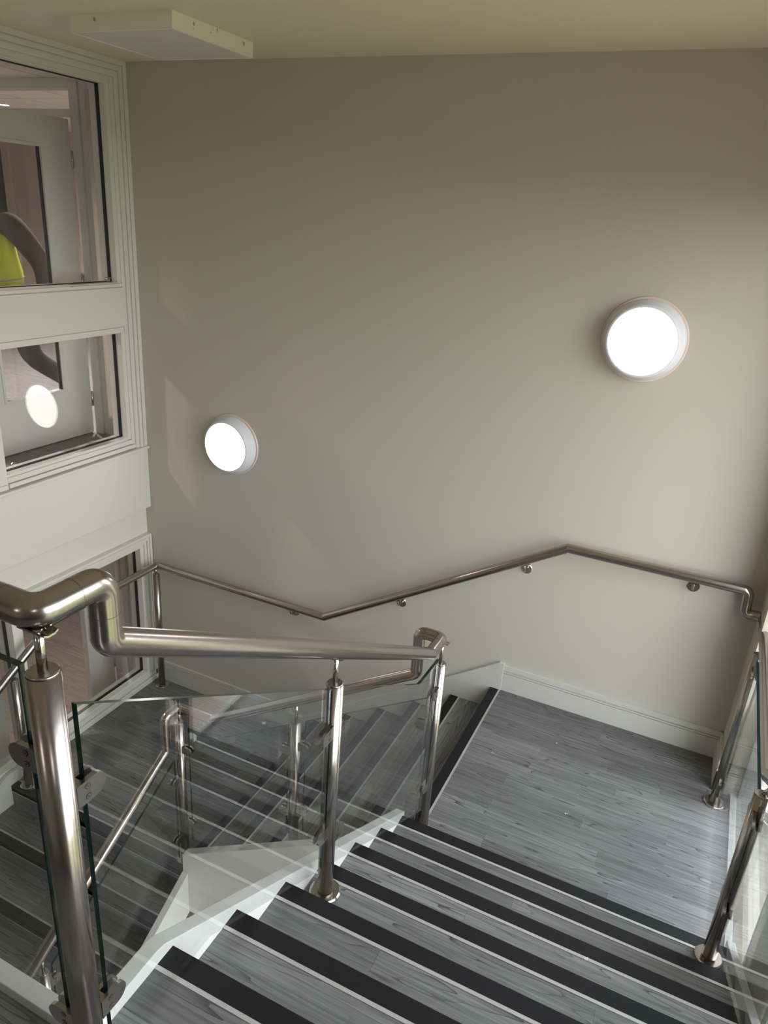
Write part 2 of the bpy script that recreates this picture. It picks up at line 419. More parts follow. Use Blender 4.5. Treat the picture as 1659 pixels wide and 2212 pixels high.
f3 = thing('stair_flight', (0.75, -2.7, ZG), 'lower flight of grey wood-look steps descending beside the glazed screen', 'stairs')
for q in range(1, 10):
    y = YN3-q*g; z = -(6+q)*r
    nosing(f3, 'y', y, 1, 0.035, 1.465, z)
    bx('tread', 'carcass', f3, 0.035, 1.465, y+0.001, y+g, z-0.03, z-0.0045)
    planks(f3, 0.035, 1.465, y+NA, y+g, z, 'woodx', w=0.4, lmin=0.7, lmax=1.1)
    bx('riser', 'woodx', f3, 0.035, 1.465, y, y+0.012, z-r, z-0.012)
def ztop3(y): return -0.905+(y+1.45)*SL
MB().prism([(-1.4505, ztop3(-1.45)), (-3.9, ztop3(-3.9)), (-3.9, ztop3(-3.9)-0.3), (-1.4505, -1.214)], 'x', 1.465, 1.505).build('stringer', 'string', f3, bevel=0.002, label='white stringer on the well side')
MB().prism([(-1.36, ZB+0.10), (-1.47, ZB+0.09), (-3.9, ztop3(-3.9)+0.11), (-3.9, ztop3(-3.9)-0.25), (-1.36, ZB-0.2)], 'x', 0.006, 0.035).build('wall_stringer', 'skirt', f3, bevel=0.002)

# ------------------------------------------------------------ skirting
def skirting(name, segs, label):
    root = thing(name, segs[0][0], label, None, kind='structure')
    for (p, q_, nrm, z) in segs:
        a = Vector((*p[:2], 0)); b = Vector((*q_[:2], 0)); nn = Vector((*nrm, 0))
        for nm, z0, z1, t in (('board', 0.0, 0.125, 0.019), ('bead', 0.125, 0.129, 0.008), ('bead', 0.129, 0.139, 0.018), ('bead', 0.139, 0.143, 0.008), ('cap', 0.143, 0.178, 0.015)):
            c = [a, b, b+nn*t, a+nn*t]
            MB().prism([(v.x, v.y) for v in c], 'z', z+z0, z+z1).build(nm, 'skirt', root, bevel=0.0012)
    return root
skirting('baseboard_back', [((wsx, 0.0, 0), (4.147, 0.0, 0), (0, -1), 0.0)], 'moulded painted skirting along the lamp wall on the landing by the window')
skirting('baseboard_back', [((0.02, 0.0, ZB), (1.30, 0.0, ZB), (0, -1), ZB)], 'moulded painted skirting along the lamp wall on the corner landing')
skirting('baseboard_right', [((4.147, 0.0, 0), (4.147, -0.305, 0), (-1, 0), 0.0), ((4.128, -0.286, 0), (4.235, -0.286, 0), (0, -1), 0.0)], 'moulded painted skirting wrapped around the short wall return by the side window')

# ------------------------------------------------------------ side window (right)
for nm_, ya, yb, lb in (('window_2', -0.286, WY, 'tall floor-to-ceiling side window next to the short wall return'), ('window_4', -1.95, -3.85, 'tall floor-to-ceiling side window beside the upper flight')):
    w2 = thing(nm_, (4.30, (ya+yb)/2, ZG), lb, None, kind='structure')
    for y0, y1 in ((ya-0.05, ya), (yb, yb+0.05)): bx('mullion', 'winframe', w2, 4.255, 4.345, y0, y1, ZG+0.12, 2.95, bevel=0.003)
    for z0, z1 in ((ZG+0.12, ZG+0.18), (2.89, 2.95)): bx('transom', 'winframe', w2, 4.255, 4.345, yb+0.05, ya-0.05, z0, z1, bevel=0.003)
    cuts = [yb+0.05]+([-3.22, -2.58] if nm_ == 'window_4' else [])+[ya-0.05]
    for i_ in range(len(cuts)-1):
        e0, e1 = cuts[i_]+(0.035 if i_ else 0), cuts[i_+1]-(0.035 if i_ < len(cuts)-2 else 0)
        bx('pane', 'pane', w2, 4.29, 4.302, e0, e1, ZG+0.18, 2.89)
        if i_: bx('mullion', 'winframe', w2, 4.255, 4.345, cuts[i_]-0.035, cuts[i_]+0.035, ZG+0.18, 2.89, bevel=0.003)

# ------------------------------------------------------------ glazed screen on the left
w1 = thing('window_1', (0.0, -0.6, 1.07), 'cream framed glazed screen with stepped mouldings above the slab edge', None, kind='structure')
YL = -3.4
# stepped mouldings against the lamp wall and under the ceiling: (width so far, thickness)
steps = [(0.0, 0.030, 0.030), (0.030, 0.036, 0.020), (0.036, 0.062, 0.026), (0.062, 0.068, 0.014), (0.068, 0.098, 0.018), (0.098, 0.104, 0.006), (0.104, 0.128, 0.008)]
for a, b, t in steps:
    bx('architrave', 'join', w1, -0.1, t, -b, -a, 1.088, HC-a, bevel=0.0012)
    bx('architrave', 'join', w1, -0.1, t, YL, -b, HC-b, HC-a, bevel=0.0012)
bx('jamb', 'join', w1, -0.13, 0.0, -0.158, -0.128, 1.16, HC-0.128)
bx('head', 'join', w1, -0.13, 0.0, YL, -0.158, HC-0.140, HC-0.128)
def bay(root, y0, y1, z0, z1, xg=-0.062):
    bx('pane', 'pane', root, xg-0.004, xg+0.004, y0, y1, z0, z1)
    t = 0.007
    gk = MB(); gk.box(xg-0.012, xg+0.012, y1-t, y1, z0, z1); gk.box(xg-0.012, xg+0.012, y0, y0+t, z0, z1)
    gk.box(xg-0.012, xg+0.012, y0, y1, z0, z0+t*.6); gk.box(xg-0.012, xg+0.012, y0, y1, z1-t*.6, z1)
    gk.build('gasket', 'gasket', root)
YM0, YM1 = -1.155, -1.215
bays = [(YM0, -0.158), (YL, YM1)]
for y0, y1 in bays:
    bay(w1, y0, y1, 2.232, HC-0.140); bay(w1, y0, y1, 1.175, 1.905)
    # middle rail: beads and a raised board
    bx('rail', 'join', w1, -0.12, 0.002, y0, y1, 1.905, 2.232, bevel=0.001)
    bx('bead', 'join', w1, 0.002, 0.022, y0, y1+0.028, 2.206, 2.226, bevel=0.004)
    bx('panel', 'join', w1, 0.002, 0.016, y0+0.0, y1+0.03, 1.948, 2.200, bevel=0.002)
    bx('bead', 'join', w1, 0.002, 0.012, y0, y1+0.020, 1.908, 1.944, bevel=0.004)
    bx('bottom_rail', 'join', w1, -0.12, 0.0, y0, y1, 1.088, 1.175, bevel=0.001)
    bx('bead', 'join', w1, 0.0, 0.014, y0, y1+0.03, 1.126, 1.158, bevel=0.003)
    bx('bead', 'join', w1, 0.0, 0.024, y0, y1+0.05, 1.096, 1.122, bevel=0.003)
bx('mullion', 'join', w1, -0.13, 0.012, YM1, YM0, 1.088, HC-0.140, bevel=0.002)
MB().box(-0.13, 0.052, YL, -0.001, 1.066, 1.088).build('sill', 'join', w1, bevel=0.006)
la = MB(); la.box(-0.052, -0.036, -0.215, -0.185, 2.236, 2.250); la.cyl((-0.04, -0.225, 2.252), (-0.04, -0.178, 2.258), 0.006, n=12); la.cyl((-0.044, -0.2, 2.236), (-0.044, -0.2, 2.262), 0.008, n=12)
la.build('latch', 'chrome', w1, label='small chrome catch')
# slab edge boxing
wl = thing('wall_left', (0.0, -1.6, 0.58), 'flat cream boxing that hides the floor slab below the upper glazed screen', None, kind='structure')
bx('boxing', 'join', wl, -0.12, 0.031, YL, -0.001, 0.608, 1.066, bevel=0.002)
bx('recess_board', 'join', wl, -0.12, -0.018, YL, -0.001, 0.387, 0.608, bevel=0.001)
bx('slab', 'carcass', wl, -0.5, -0.12, YL, -0.001, 0.62, 1.05)
struct(MB().box(-0.14, 0.0, -6.0, YL, ZG, HC).build('wall_left', 'wall'), 'painted wall beside the top landing past the glazed screen')
# lower screen
w3 = thing('window_3', (0.0, -0.6, ZB), 'cream framed glazed screen below the slab edge beside the corner landing', None, kind='structure')
for a, b, t in steps[:6]:
    c = 0.075/0.104
    bx('architrave', 'join', w3, -0.1, t-0.004, -b*c-0.006, -a*c-0.006, ZB+0.09, 0.387-a*c, bevel=0.0012)
    bx('architrave', 'join', w3, -0.1, t-0.004, YL, -b*c-0.006, 0.387-b*c, 0.387-a*c, bevel=0.0012)
bay(w3, -1.19, -0.110, ZB+0.10, 0.290); bay(w3, YL, -1.262, ZG+0.1, 0.290)
bx('jamb', 'join', w3, -0.13, 0.0, -0.110, -0.08, ZB, 0.312)
bx('head', 'join', w3, -0.13, 0.0, YL, -0.110, 0.290, 0.312)
bx('mullion', 'join', w3, -0.13, 0.010, -1.262, -1.19, ZG, 0.312, bevel=0.002)
bx('bottom_rail', 'join', w3, -0.12, 0.0, -1.19, -0.110, ZB, ZB+0.10, bevel=0.001)
bx('bottom_rail', 'join', w3, -0.12, 0.0, YL, -1.262, ZG, ZG+0.1, bevel=0.001)
bx('bottom_rail', 'join', w3, -0.12, 0.0, -1.9, -1.262, ZB-0.02, ZB+0.10, bevel=0.001)
bx('bead', 'join', w3, 0.0, 0.016, -1.36, -0.03, ZB+0.05, ZB+0.085, bevel=0.003)
bx('bead', 'join', w3, 0.0, 0.028, -1.40, -0.02, ZB+0.0, ZB+0.042, bevel=0.006)
bx('apron', 'join', w3, -0.14, -0.02, -1.20, -0.002, ZG, ZB)

# ------------------------------------------------------------ posts, clamps
PR = 0.0265
cl = MB()
def dprof(l, h, n=12):
    rr = h/2
    return [(0, -rr), (l-rr, -rr)]+[(l-rr+rr*math.cos(-math.pi/2+math.pi*i/n), rr*math.sin(-math.pi/2+math.pi*i/n)) for i in range(1, n)]+[(l-rr, rr), (0, rr)]
CLN, CHT = 0.062, 0.046
for s_ in (-1, 1):
    cl.prism(dprof(CLN, CHT), 'y', s_*0.0065, s_*0.0155)
cl.prism([(0, -CHT/2), (0.016, -CHT/2), (0.016, CHT/2), (0, CHT/2)], 'y', -0.0065, 0.0065)
for s_ in (-1, 1):
    for zz in (-0.011, 0.011):
        cl.cyl((0.022, s_*0.0155, zz), (0.022, s_*0.0159, zz), 0.0062, n=14, mi=1)
        cl.cyl((0.022, s_*0.0155, zz), (0.022, s_*0.0163, zz), 0.0044, n=14, mi=0)
        cl.cyl((0.022, s_*0.0163, zz), (0.022, s_*0.0166, zz), 0.0018, n=6, mi=1)
me = bpy.data.meshes.new('clamp'); me.from_pydata(cl.v, [], cl.f)
me.materials.append(M['steel']); me.materials.append(M['recess'])
me.polygons.foreach_set('material_index', cl.m); me.polygons.foreach_set('use_smooth', [False]*len(cl.f)); me.update()
CLAMP = me
DIR = {'+x': 0, '-x': math.pi, '+y': math.pi/2, '-y': -math.pi/2}
def post(root, x, y, z0, ztop, zrail, clamps=(), rail_dir=(0, 1, 0), flange=True, rail_x=None):
    pm = MB(); pm.cyl((x, y, z0), (x, y, ztop), PR, n=32)
    pm.cyl((x, y, ztop), (x, y, ztop+0.004), PR, PR-0.004, n=32)
    p = pm.build('post', 'steel', root)
    if flange:
        fm = MB(); fm.lathe([(PR+0.0004, 0.0125), (0.048, 0.0125), (0.0525, 0.0085), (0.0525, 0.001), (0.02, 0.001)], (x, y, z0), (0, 0, 1), 36)
        fm.build('base_flange', 'chrome', p)
    sp = MB(); rx = x if rail_x is None else rail_x
    sp.cyl((x, y, ztop), (rx, y, zrail-RT+0.002), 0.008, n=16)
    d = Vector(rail_dir).normalized()
    sd = Vector((0, 0, 1)).cross(d).normalized(); up = d.cross(sd); c0 = Vector((rx, y, zrail-RT/abs(up.z)-0.0005))
    k_ = len(sp.v)
    for a_ in (-0.028, 0.028):
        for b_, h_ in ((-0.013, 0.0035), (-0.006, 0.0), (0.006, 0.0), (0.013, 0.0035)):
            for t_ in (-0.003, 0.0005): sp.v.append(tuple(c0+d*a_+sd*b_+up*(h_+t_)))
    for i_ in range(3):
        q0 = k_+2*i_; sp.face([q0, q0+2, q0+10, q0+8]); sp.face([q0+1, q0+9, q0+11, q0+3]); sp.face([q0, q0+1, q0+3, q0+2]); sp.face([q0+8, q0+10, q0+11, q0+9])
    sp.face([k_, k_+8, k_+9, k_+1]); sp.face([k_+6, k_+7, k_+15, k_+14])
    sp.build('spigot', 'chrome', p)
    for dr, z in clamps:
        v = {'+x': (1, 0), '-x': (-1, 0), '+y': (0, 1), '-y': (0, -1)}[dr]
        inst(CLAMP, 'clamp', p, (x+v[0]*(PR-0.003), y+v[1]*(PR-0.003), z), DIR[dr])
    return p
def gpanel(root, axis, c, poly):
    o = MB().prism(poly, axis, c-0.006, c+0.006, 0, 1).build('glass_panel', ['glass', 'gedge'], root)
    for p in o.data.polygons:
        if p.normal.z < -0.3: p.material_index = 0      # the lower edge is polished clear
    return o

# ---------------------------------------- balustrade round the well
bw = thing('balustrade', (2.12, -2.3, 0), 'stainless steel balustrade with clear glass panels around the open stair well', 'balustrade')
XI, YI, X3 = 2.865, -1.348, 1.40
rail = [(0.4, -3.29, 2.165), (XI, -3.29, 2.165), (XI, -3.163, 2.165), (XI, -3.163, 2.05), (XI, -1.484, 1.089), (XI, YI, 1.090), (2.762, YI, 1.090), (2.762, YI, 0.878), (1.632, YI, 0.178), (X3, YI, 0.174), (X3, -1.458, 0.172), (X3, -1.458, -0.045), (X3, -3.8, -0.045-(3.8-1.458)*SL)]
rb = {i: 0.0275 for i in (1, 2, 3, 5, 6, 7, 9, 10, 11)}
MB().tube(rail, RT, 36, rb).build('rail', 'steel', bw)
# welded sleeve joints of the rail
for p_, d_ in (((XI, -3.222, 2.165), (0, 1, 0)), ((XI, -3.163, 2.105), (0, 0, 1)), ((2.80, -3.29, 2.165), (1, 0, 0)), ((2.79, YI, 1.09), (1, 0, 0)), ((XI, YI-0.055, 1.09), (0, 1, 0)), ((2.762, YI, 1.03), (0, 0, 1))):
    pv = Vector(p_); dv = Vector(d_); MB().cyl(pv-dv*0.0004, pv+dv*0.0004, RT+0.0001, n=36).build('sleeve_joint', 'recess', bw)
post(bw, XI, -3.29, ZT, 2.063, 2.165, [('+y', 1.803), ('+y', 1.275), ('-x', 1.891), ('-x', 1.263)], (1, 0, 0))
def zr1(y): return 1.089+(-1.484-y)*(2.05-1.089)/(3.163-1.484)
post(bw, XI, -2.325, 4*r, 1.455, zr1(-2.325), [('-y', 1.300), ('-y', 0.912), ('+y', 1.256), ('+y', 0.844)], (0, 1, -SL))
post(bw, XI, -1.338, 0.0, 0.958, 1.09, [('-y', 0.831), ('-y', 0.317), ('-x', 0.617), ('-x', 0.18)], (1, 0, 0))
def zr2(x): return 0.178+(x-1.632)*(0.878-0.178)/(2.762-1.632)
post(bw, 2.152, YI, -3*r, 0.372, zr2(2.152), [('-x', 0.185), ('-x', -0.217), ('+x', 0.237), ('+x', -0.171)], (1, 0, SL))
post(bw, 1.412, YI-0.012, ZB, 0.085, 0.174, [('+x', -0.086), ('+x', -0.605), ('-y', -0.290), ('-y', -0.720)], (1, 0, 0))
zr3 = lambda y: -0.045+(y+1.458)*SL
post(bw, X3, -2.36, -10*r, -0.70, zr3(-2.36), [('+y', -0.80), ('-y', -0.86), ('+y', -1.25), ('-y', -1.31)], (0, 1, SL))
# glass
s1 = 0.587
gpanel(bw, 'x', XI, [(-3.241, 1.974), (-2.360, 1.974-0.881*s1), (-2.360, 1.025-0.458*s1), (-2.93, 1.092), (-3.241, 1.098)])
gpanel(bw, 'x', XI, [(-2.290, 1.974-0.951*s1), (-1.600, 1.974-1.641*s1), (-1.570, 1.006), (-1.373, 1.000), (-1.373, 0.165), (-1.41, 0.19), (-2.290, 1.025-0.528*s1)])
gpanel(bw, 'y', -3.29, [(1.90, 1.15), (2.817, 1.15), (2.817, 2.060), (1.90, 2.060)])
s2 = 0.602
gpanel(bw, 'y', YI, [(2.827, 0.770), (2.209, 0.770-0.618*s2), (2.209, -0.31), (2.827, 0.06)])
gpanel(bw, 'y', YI, [(2.108, 0.336), (1.700, 0.336-0.408*s2), (1.665, 0.066), (1.465, 0.063), (1.465, -0.752), (2.108, -0.368)])
gpanel(bw, 'x', X3, [(-1.398, -0.154), (-2.315, -0.154-0.917*SL), (-2.315, -0.884-0.926*SL), (-1.398, -0.884)])
gpanel(bw, 'x', X3, [(-2.405, -0.154-1.007*SL), (-3.6, -0.154-2.202*SL), (-3.6, -0.884-2.2*SL), (-2.405, -0.884-1.016*SL)])

# ---------------------------------------- wall handrail and window guard
bh = thing('handrail', (2.1, -0.08, 0), 'stainless steel handrail running along the lamp wall and on over posts by both ends', 'handrail')
XG = 4.165
wr_ = [(0.126, -3.8, 0.17-(3.8-1.06)*SL), (0.126, -1.06, 0.17), (0.126, -0.08, 0.170), (1.596, -0.08, 0.172), (3.131, -0.08, 1.0896), (4.066, -0.08, 1.0896), (4.074, -0.08, 0.962), (XG, -0.08, 0.962), (XG, -1.40, 0.962), (XG, -3.2, 0.962+1.8*SL)]
MB().tube(wr_, RT, 32, {2: 0.0275, 5: 0.0275, 6: 0.0275, 7: 0.0275}).build('rail', 'steel', bh)
def zrw(x): return 0.172 if x < 1.596 else min(0.172+(x-1.596)*(1.0896-0.172)/(3.131-1.596), 1.0896)
for x, zc in ((1.317, 0.092), (2.127, 0.408), (2.904, 0.868), (3.806, 1.008)):
    bm_ = MB(); bm_.lathe([(0.0, 0.0045), (0.030, 0.0045), (0.033, 0.002), (0.033, 0.0002)], (x, 0, zc), (0, -1, 0), 32)
    zt = zrw(x)-RT
    bm_.tube([(x, -0.003, zc), (x, -0.05, zc-0.002), (x, -0.078, zt-0.006)], 0.006, 12, {1: 0.022})
    bm_.box(x-0.02, x+0.02, -0.088, -0.068, zt-0.008, zt-0.001)
    for s_ in (-1, 1): bm_.cyl((x+s_*0.017, -0.0045, zc+0.010), (x+s_*0.017, -0.0065, zc+0.010), 0.0042, n=10)
    bm_.build('bracket', 'chrome', bh)
post(bh, 0.126, -0.09, ZB, 0.098, 0.170, (), (0, 1, 0))
post(bh, 0.126, -1.385, ZB, -0.085, 0.17-0.325*SL, (), (0, 1, SL))
post(bh, 4.148, -0.405, 0.0, 0.915, 0.962, [('-y', 0.835), ('-y', 0.189)], (0, 1, 0), rail_x=XG)
post(bh, 4.140, -1.520, r, 0.965, 0.962+0.12*SL, [('-y', 0.885), ('-y', 0.467), ('+y', 0.84), ('+y', 0.43)], (0, 1, -SL), rail_x=XG)
post(bh, 4.148, -2.80, 6*r, 0.965+1.28*SL, 0.962+1.40*SL, [('+y', 1.55), ('+y', 1.12)], (0, 1, -SL), rail_x=XG)
gpanel(bh, 'x', 4.146, [(-0.455, 0.905), (-1.470, 0.905), (-1.470, 0.13), (-1.40, 0.075), (-0.455, 0.075)])
gpanel(bh, 'x', 4.144, [(-1.570, 0.955), (-2.75, 0.955+1.18*SL), (-2.75, 0.31+1.18*SL), (-1.570, 0.31)])

# ------------------------------------------------------------ wall lamps
def wall_lamp(p, d, label):
    t = thing('wall_lamp', p, label, 'wall lamp', 'round bulkhead lamps on the stairwell walls')
    b_ = MB(); b_.lathe([(0.164, 0.090), (0.172, 0.088), (0.178, 0.081), (0.197, 0.032), (0.200, 0.018), (0.190, 0.012), (0.0, 0.012)], p, d, 72)
    b_.build('body', 'base', t)
    q = MB(); q.lathe([(0.190, 0.012), (0.208, 0.012), (0.211, 0.007), (0.209, 0.0), (0.0, 0.0)], p, d, 72)
    q.build('back_plate', 'trim', t)
    d_ = MB(); d_.lathe([(0.0, 0.099), (0.06, 0.0985), (0.12, 0.096), (0.155, 0.092), (0.164, 0.088)], p, d, 72)
    d_.build('diffuser', 'diff', t, label='glowing white diffuser')
wall_lamp((0.790, 0, 1.238), (0, -1, 0), 'lit round white lamp on the wall near the glazed screen')
wall_lamp((3.310, 0, 2.257), (0, -1, 0), 'lit round white lamp high on the wall above the upper handrail end by the window')
wall_lamp((4.25, -4.9, 2.95), (-1, 0, 0), 'lit round white lamp on the window-side wall over the top landing')
wall_lamp((2.2, -6.0, 2.95), (0, 1, 0), 'lit round white lamp on the end wall of the top landing')

# ------------------------------------------------------------ ceiling box
cb_ = thing('ceiling_panel', (0.905, -0.665, HC), 'square white surface mounted panel on the ceiling with chipped cream edges', 'ceiling panel')
x0, x1, y0, y1 = 0.602, 1.208, -0.968, -0.362; zc = HC-0.070
bx('frame', 'panelwhite', cb_, x0, x1, y0, y0+0.012, zc, HC); bx('frame', 'panelwhite', cb_, x0, x1, y1-0.012, y1, zc, HC)
bx('frame', 'panelwhite', cb_, x0, x0+0.012, y0+0.012, y1-0.012, zc, HC); bx('frame', 'panelwhite', cb_, x1-0.012, x1, y0+0.012, y1-0.012, zc, HC)
bx('panel', 'panelface', cb_, x0+0.012, x1-0.012, y0+0.012, y1-0.012, zc+0.0015, zc+0.01)
ch = MB()
def chip_y(yc, zc_, s):
    a = [(yc+s*math.cos(t)*random.uniform(.5, 1.2), zc_+s*1.4*math.sin(t)*random.uniform(.5, 1.2)) for t in [i*math.pi/4 for i in range(8)]]
    ch.prism(a, 'x', x1, x1+0.0006)
for yc, dz, s in ((-0.82, 0.022, 0.008), (-0.825, 0.04, 0.003), (-0.65, 0.008, 0.006), (-0.7, 0.03, 0.003), (-0.44, 0.02, 0.009)): chip_y(yc, HC-dz, s)
a = [(0.76+0.007*math.cos(t), HC-0.022+0.011*math.sin(t)*random.uniform(.6, 1.2)) for t in [i*math.pi/4 for i in range(8)]]
ch.prism(a, 'y', y0-0.0006, y0)
ch.build('paint_chip', 'chip', cb_)

# ------------------------------------------------------------ lobbies behind the screens
def lobby(zf, zc, upper):
    nm = 'upper' if upper else 'lower'
    struct(MB().box(-6.0, -0.12, -3.4, 3.4, zf-0.1, zf).build('floor_'+nm+'_lobby', 'woodx' if upper else 'lobbywood'), ('dark' if upper else 'brown')+' plank floor of the '+nm+' lobby behind the glazed screen')
    struct(MB().box(-6.1, -0.12, 3.3, 3.4, zf, zc).build('wall_'+nm+'_lobby_back', 'room'), 'pinkish far wall of the '+nm+' lobby')
    struct(MB().box(-6.1, -6.0, -3.4, 3.4, zf, zc).build('wall_'+nm+'_lobby_left', 'room'), 'pinkish side wall of the '+nm+' lobby')
    struct(MB().box(-6.1, -0.14, -3.5, -3.4, zf, zc).build('wall_'+nm+'_lobby_front', 'room'), 'near end wall of the '+nm+' lobby')
    struct(MB().box(-0.12, -0.02, 0.14, 3.4, zf, zc).build('wall_'+nm+'_lobby_right', 'room'), 'pinkish wall of the '+nm+' lobby behind the lamp wall')
    ce = thing('ceiling', (-3, 0, zc), 'tiled suspended ceiling of the '+nm+' lobby', None, kind='structure')
    bx('slab', 'grid', ce, -6.0, -0.12, -3.4, 3.4, zc+0.004, zc+0.05)
    if upper:
        x = -0.12
        while x > -4.9:
            y = -0.9
            while y < 3.2:
                bx('ceiling_tile', 'tile', ce, x-0.592, x-0.004, y+0.004, y+0.592, zc-0.004, zc+0.003); y += 0.6
            x -= 0.6
    else:
        bx('ceiling_tile', 'tile', ce, -6.0, -0.12, -3.4, 3.4, zc-0.004, zc+0.003)
def downlight(x, y, z, label, e):
    t = thing('downlight', (x, y, z), label, 'downlight', 'recessed downlights in the lobby ceilings')
    q = MB(); q.lathe([(0.052, -0.001), (0.054, 0.006), (0.072, 0.005), (0.074, 0.0)], (x, y, z), (0, 0, -1), 32); q.build('bezel', 'doorp', t)
    d = MB(); d.cyl((x, y, z-0.001), (x, y, z-0.003), 0.052, n=32); d.build('lens', 'down', t)
    lt = bpy.data.lights.new('downlight_beam', 'SPOT'); lt.energy = e; lt.color = (1.0, 0.89, 0.82); lt.spot_size = math.radians(150); lt.spot_blend = 0.8; lt.shadow_soft_size = 0.05
    lo = bpy.data.objects.new('downlight_beam', lt); COL.objects.link(lo); lo.parent = t; lo.location = (0, 0, -0.02)
ZLC = 3.45
lobby(ZT, ZLC, True)
lobby(ZG, 0.55, False)
for x, y, e, lb in ((-2.54, 1.21, 340, 'small recessed downlight in the upper lobby ceiling above the open door'), (-1.394, 1.125, 340, 'small recessed downlight in the upper lobby ceiling seen through the narrow sidelight'), (-2.0, -1.6, 300, 'small recessed downlight in the upper lobby ceiling near its end wall')):
    downlight(x, y, ZLC-0.004, lb, e)
downlight(-1.8, 0.9, 0.546, 'small recessed downlight in the lower lobby ceiling near the door set', 240)
downlight(-3.0, -1.6, 0.546, 'small recessed downlight in the lower lobby ceiling near its end wall', 200)
# door set in the upper lobby (frame in line with the lamp wall)
d1 = thing('door_1', (-0.53, 0.06, ZT), 'white door standing open with a tall glazed vision panel in the upper lobby', None, kind='structure')
bx('frame_post', 'doorp', d1, -0.53, -0.455, 0.06, 0.16, ZT, ZLC-0.004, bevel=0.002)
bx('frame_post', 'doorp', d1, -0.455, -0.405, 0.075, 0.15, ZT, ZLC-0.004, bevel=0.002)
bx('frame_post', 'doorp', d1, -0.26, -0.122, 0.06, 0.16, ZT, ZLC-0.004, bevel=0.002)
bx('frame_post', 'doorp', d1, -1.70, -1.62, 0.06, 0.16, ZT, ZLC-0.004, bevel=0.002)
bx('frame_head', 'doorp', d1, -1.62, -0.53, 0.06, 0.16, 3.383, ZLC-0.004, bevel=0.002)
bx('frame_head', 'doorp', d1, -0.405, -0.26, 0.075, 0.15, 3.383, ZLC-0.004)
bx('transom', 'doorp', d1, -1.62, -0.53, 0.075, 0.15, 3.215, 3.265, bevel=0.002)
bx('sidelight_rail', 'doorp', d1, -0.405, -0.26, 0.065, 0.155, ZT, ZT+0.13, bevel=0.002)
bx('sidelight_pane', 'pane', d1, -0.405, -0.26, 0.108, 0.114, ZT+0.13, 3.383)
bx('fanlight_pane', 'pane', d1, -1.62, -0.53, 0.108, 0.114, 3.265, 3.383)
lf = MB(); xa, xb = -0.580, -0.536
vy0, vy1, vz0, vz1 = -0.672, -0.200, ZT+0.375, 3.015; hy = 0.045; ly = -0.86; dz1 = 3.203; dz0 = ZT+0.008
lf.box(xa, xb, ly, hy, dz0, vz0); lf.box(xa, xb, ly, hy, vz1, dz1); lf.box(xa, xb, ly, vy0, vz0, vz1); lf.box(xa, xb, vy1, hy, vz0, vz1)
leaf = lf.build('leaf', 'doorp', d1, bevel=0.0)
bd = MB()
for y0_, y1_, z0_, z1_ in ((vy0-0.018, vy0, vz0-0.018, vz1+0.018), (vy1, vy1+0.018, vz0-0.018, vz1+0.018), (vy0, vy1, vz0-0.018, vz0), (vy0, vy1, vz1, vz1+0.018)): bd.box(xb, xb+0.008, y0_, y1_, z0_, z1_)
bd.build('vision_bead', 'doorp', leaf, bevel=0.002)
gk = MB(); gk.box(xa+.01, xb-.01, vy1-0.008, vy1, vz0, vz1); gk.box(xa+.01, xb-.01, vy0, vy0+0.008, vz0, vz1); gk.build('gasket', 'gasket', leaf)
bx('vision_pane', 'pane', leaf, -0.561, -0.555, vy0, vy1, vz0, vz1)
for z in (2.96, 2.18, 1.335):
    h = MB(); h.cyl((-0.534, 0.052, z-0.055), (-0.534, 0.052, z+0.055), 0.009, n=14); h.box(-0.534, -0.530, 0.052, 0.09, z-0.05, z+0.05); h.build('hinge', 'chrome', d1)
# dark doorway in the far wall of the upper lobby
d2 = thing('door_2', (-5.5, 3.3, ZT), 'dark doorway with pale architrave in the far lobby wall', None, kind='structure')
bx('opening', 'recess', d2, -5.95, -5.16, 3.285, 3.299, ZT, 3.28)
bx('architrave', 'room', d2, -5.16, -5.04, 3.26, 3.299, ZT, 3.36, bevel=0.004); bx('architrave', 'room', d2, -5.98, -5.16, 3.26, 3.299, 3.28, 3.36, bevel=0.004)
# door stop
ds = MB(); ds.lathe([(0.016, 0.0), (0.017, 0.004), (0.009, 0.008), (0.009, 0.014), (0.017, 0.020), (0.020, 0.030), (0.017, 0.040), (0.009, 0.046), (0.0, 0.047)], (-0.304, -0.862, ZT), (0, 0, 1), 24)
tag(ds.build('door_stop', 'chrome'), 'small round chrome door stop on the upper lobby floor', 'door stop')
# door set in the lower lobby
d3 = thing('door_3', (-0.53, 0.06, ZG), 'cream door standing open in the lower lobby beside the glazed screen', None, kind='structure')
bx('leaf', 'doorp', d3, -0.580, -0.536, -0.205, 0.052, ZG+0.01, -0.30)
bx('leaf_edge', 'doorp', d3, -0.580, -0.528, -0.222, -0.205, ZG+0.01, -0.30)
bx('frame_post', 'doorp', d3, -0.53, -0.455, 0.06, 0.16, ZG, 0.546, bevel=0.002)
bx('frame_post', 'doorp', d3, -0.39, -0.33, 0.06, 0.16, ZG, 0.546, bevel=0.002)
bx('frame_post', 'doorp', d3, -0.22, -0.122, 0.06, 0.16, ZG, 0.546, bevel=0.002)
bx('sidelight_rail', 'doorp', d3, -0.405, -0.22, 0.065, 0.155, ZG, ZG+0.13)
bx('sidelight_pane', 'pane', d3, -0.405, -0.22, 0.108, 0.114, ZG+0.13, 0.5)
for z in (-0.2, -1.0): 
    h = MB(); h.cyl((-0.534, 0.055, z-0.05), (-0.534, 0.055, z+0.05), 0.008, n=12); h.build('hinge', 'chrome', d3)
d4 = thing('door_4', (-0.9, -1.9, ZG), 'white lobby door with a D-shaped steel pull handle', None, kind='structure')
bx('leaf', 'doorp', d4, -0.60, -0.555, -1.9, -1.0, ZG+0.01, 0.1)
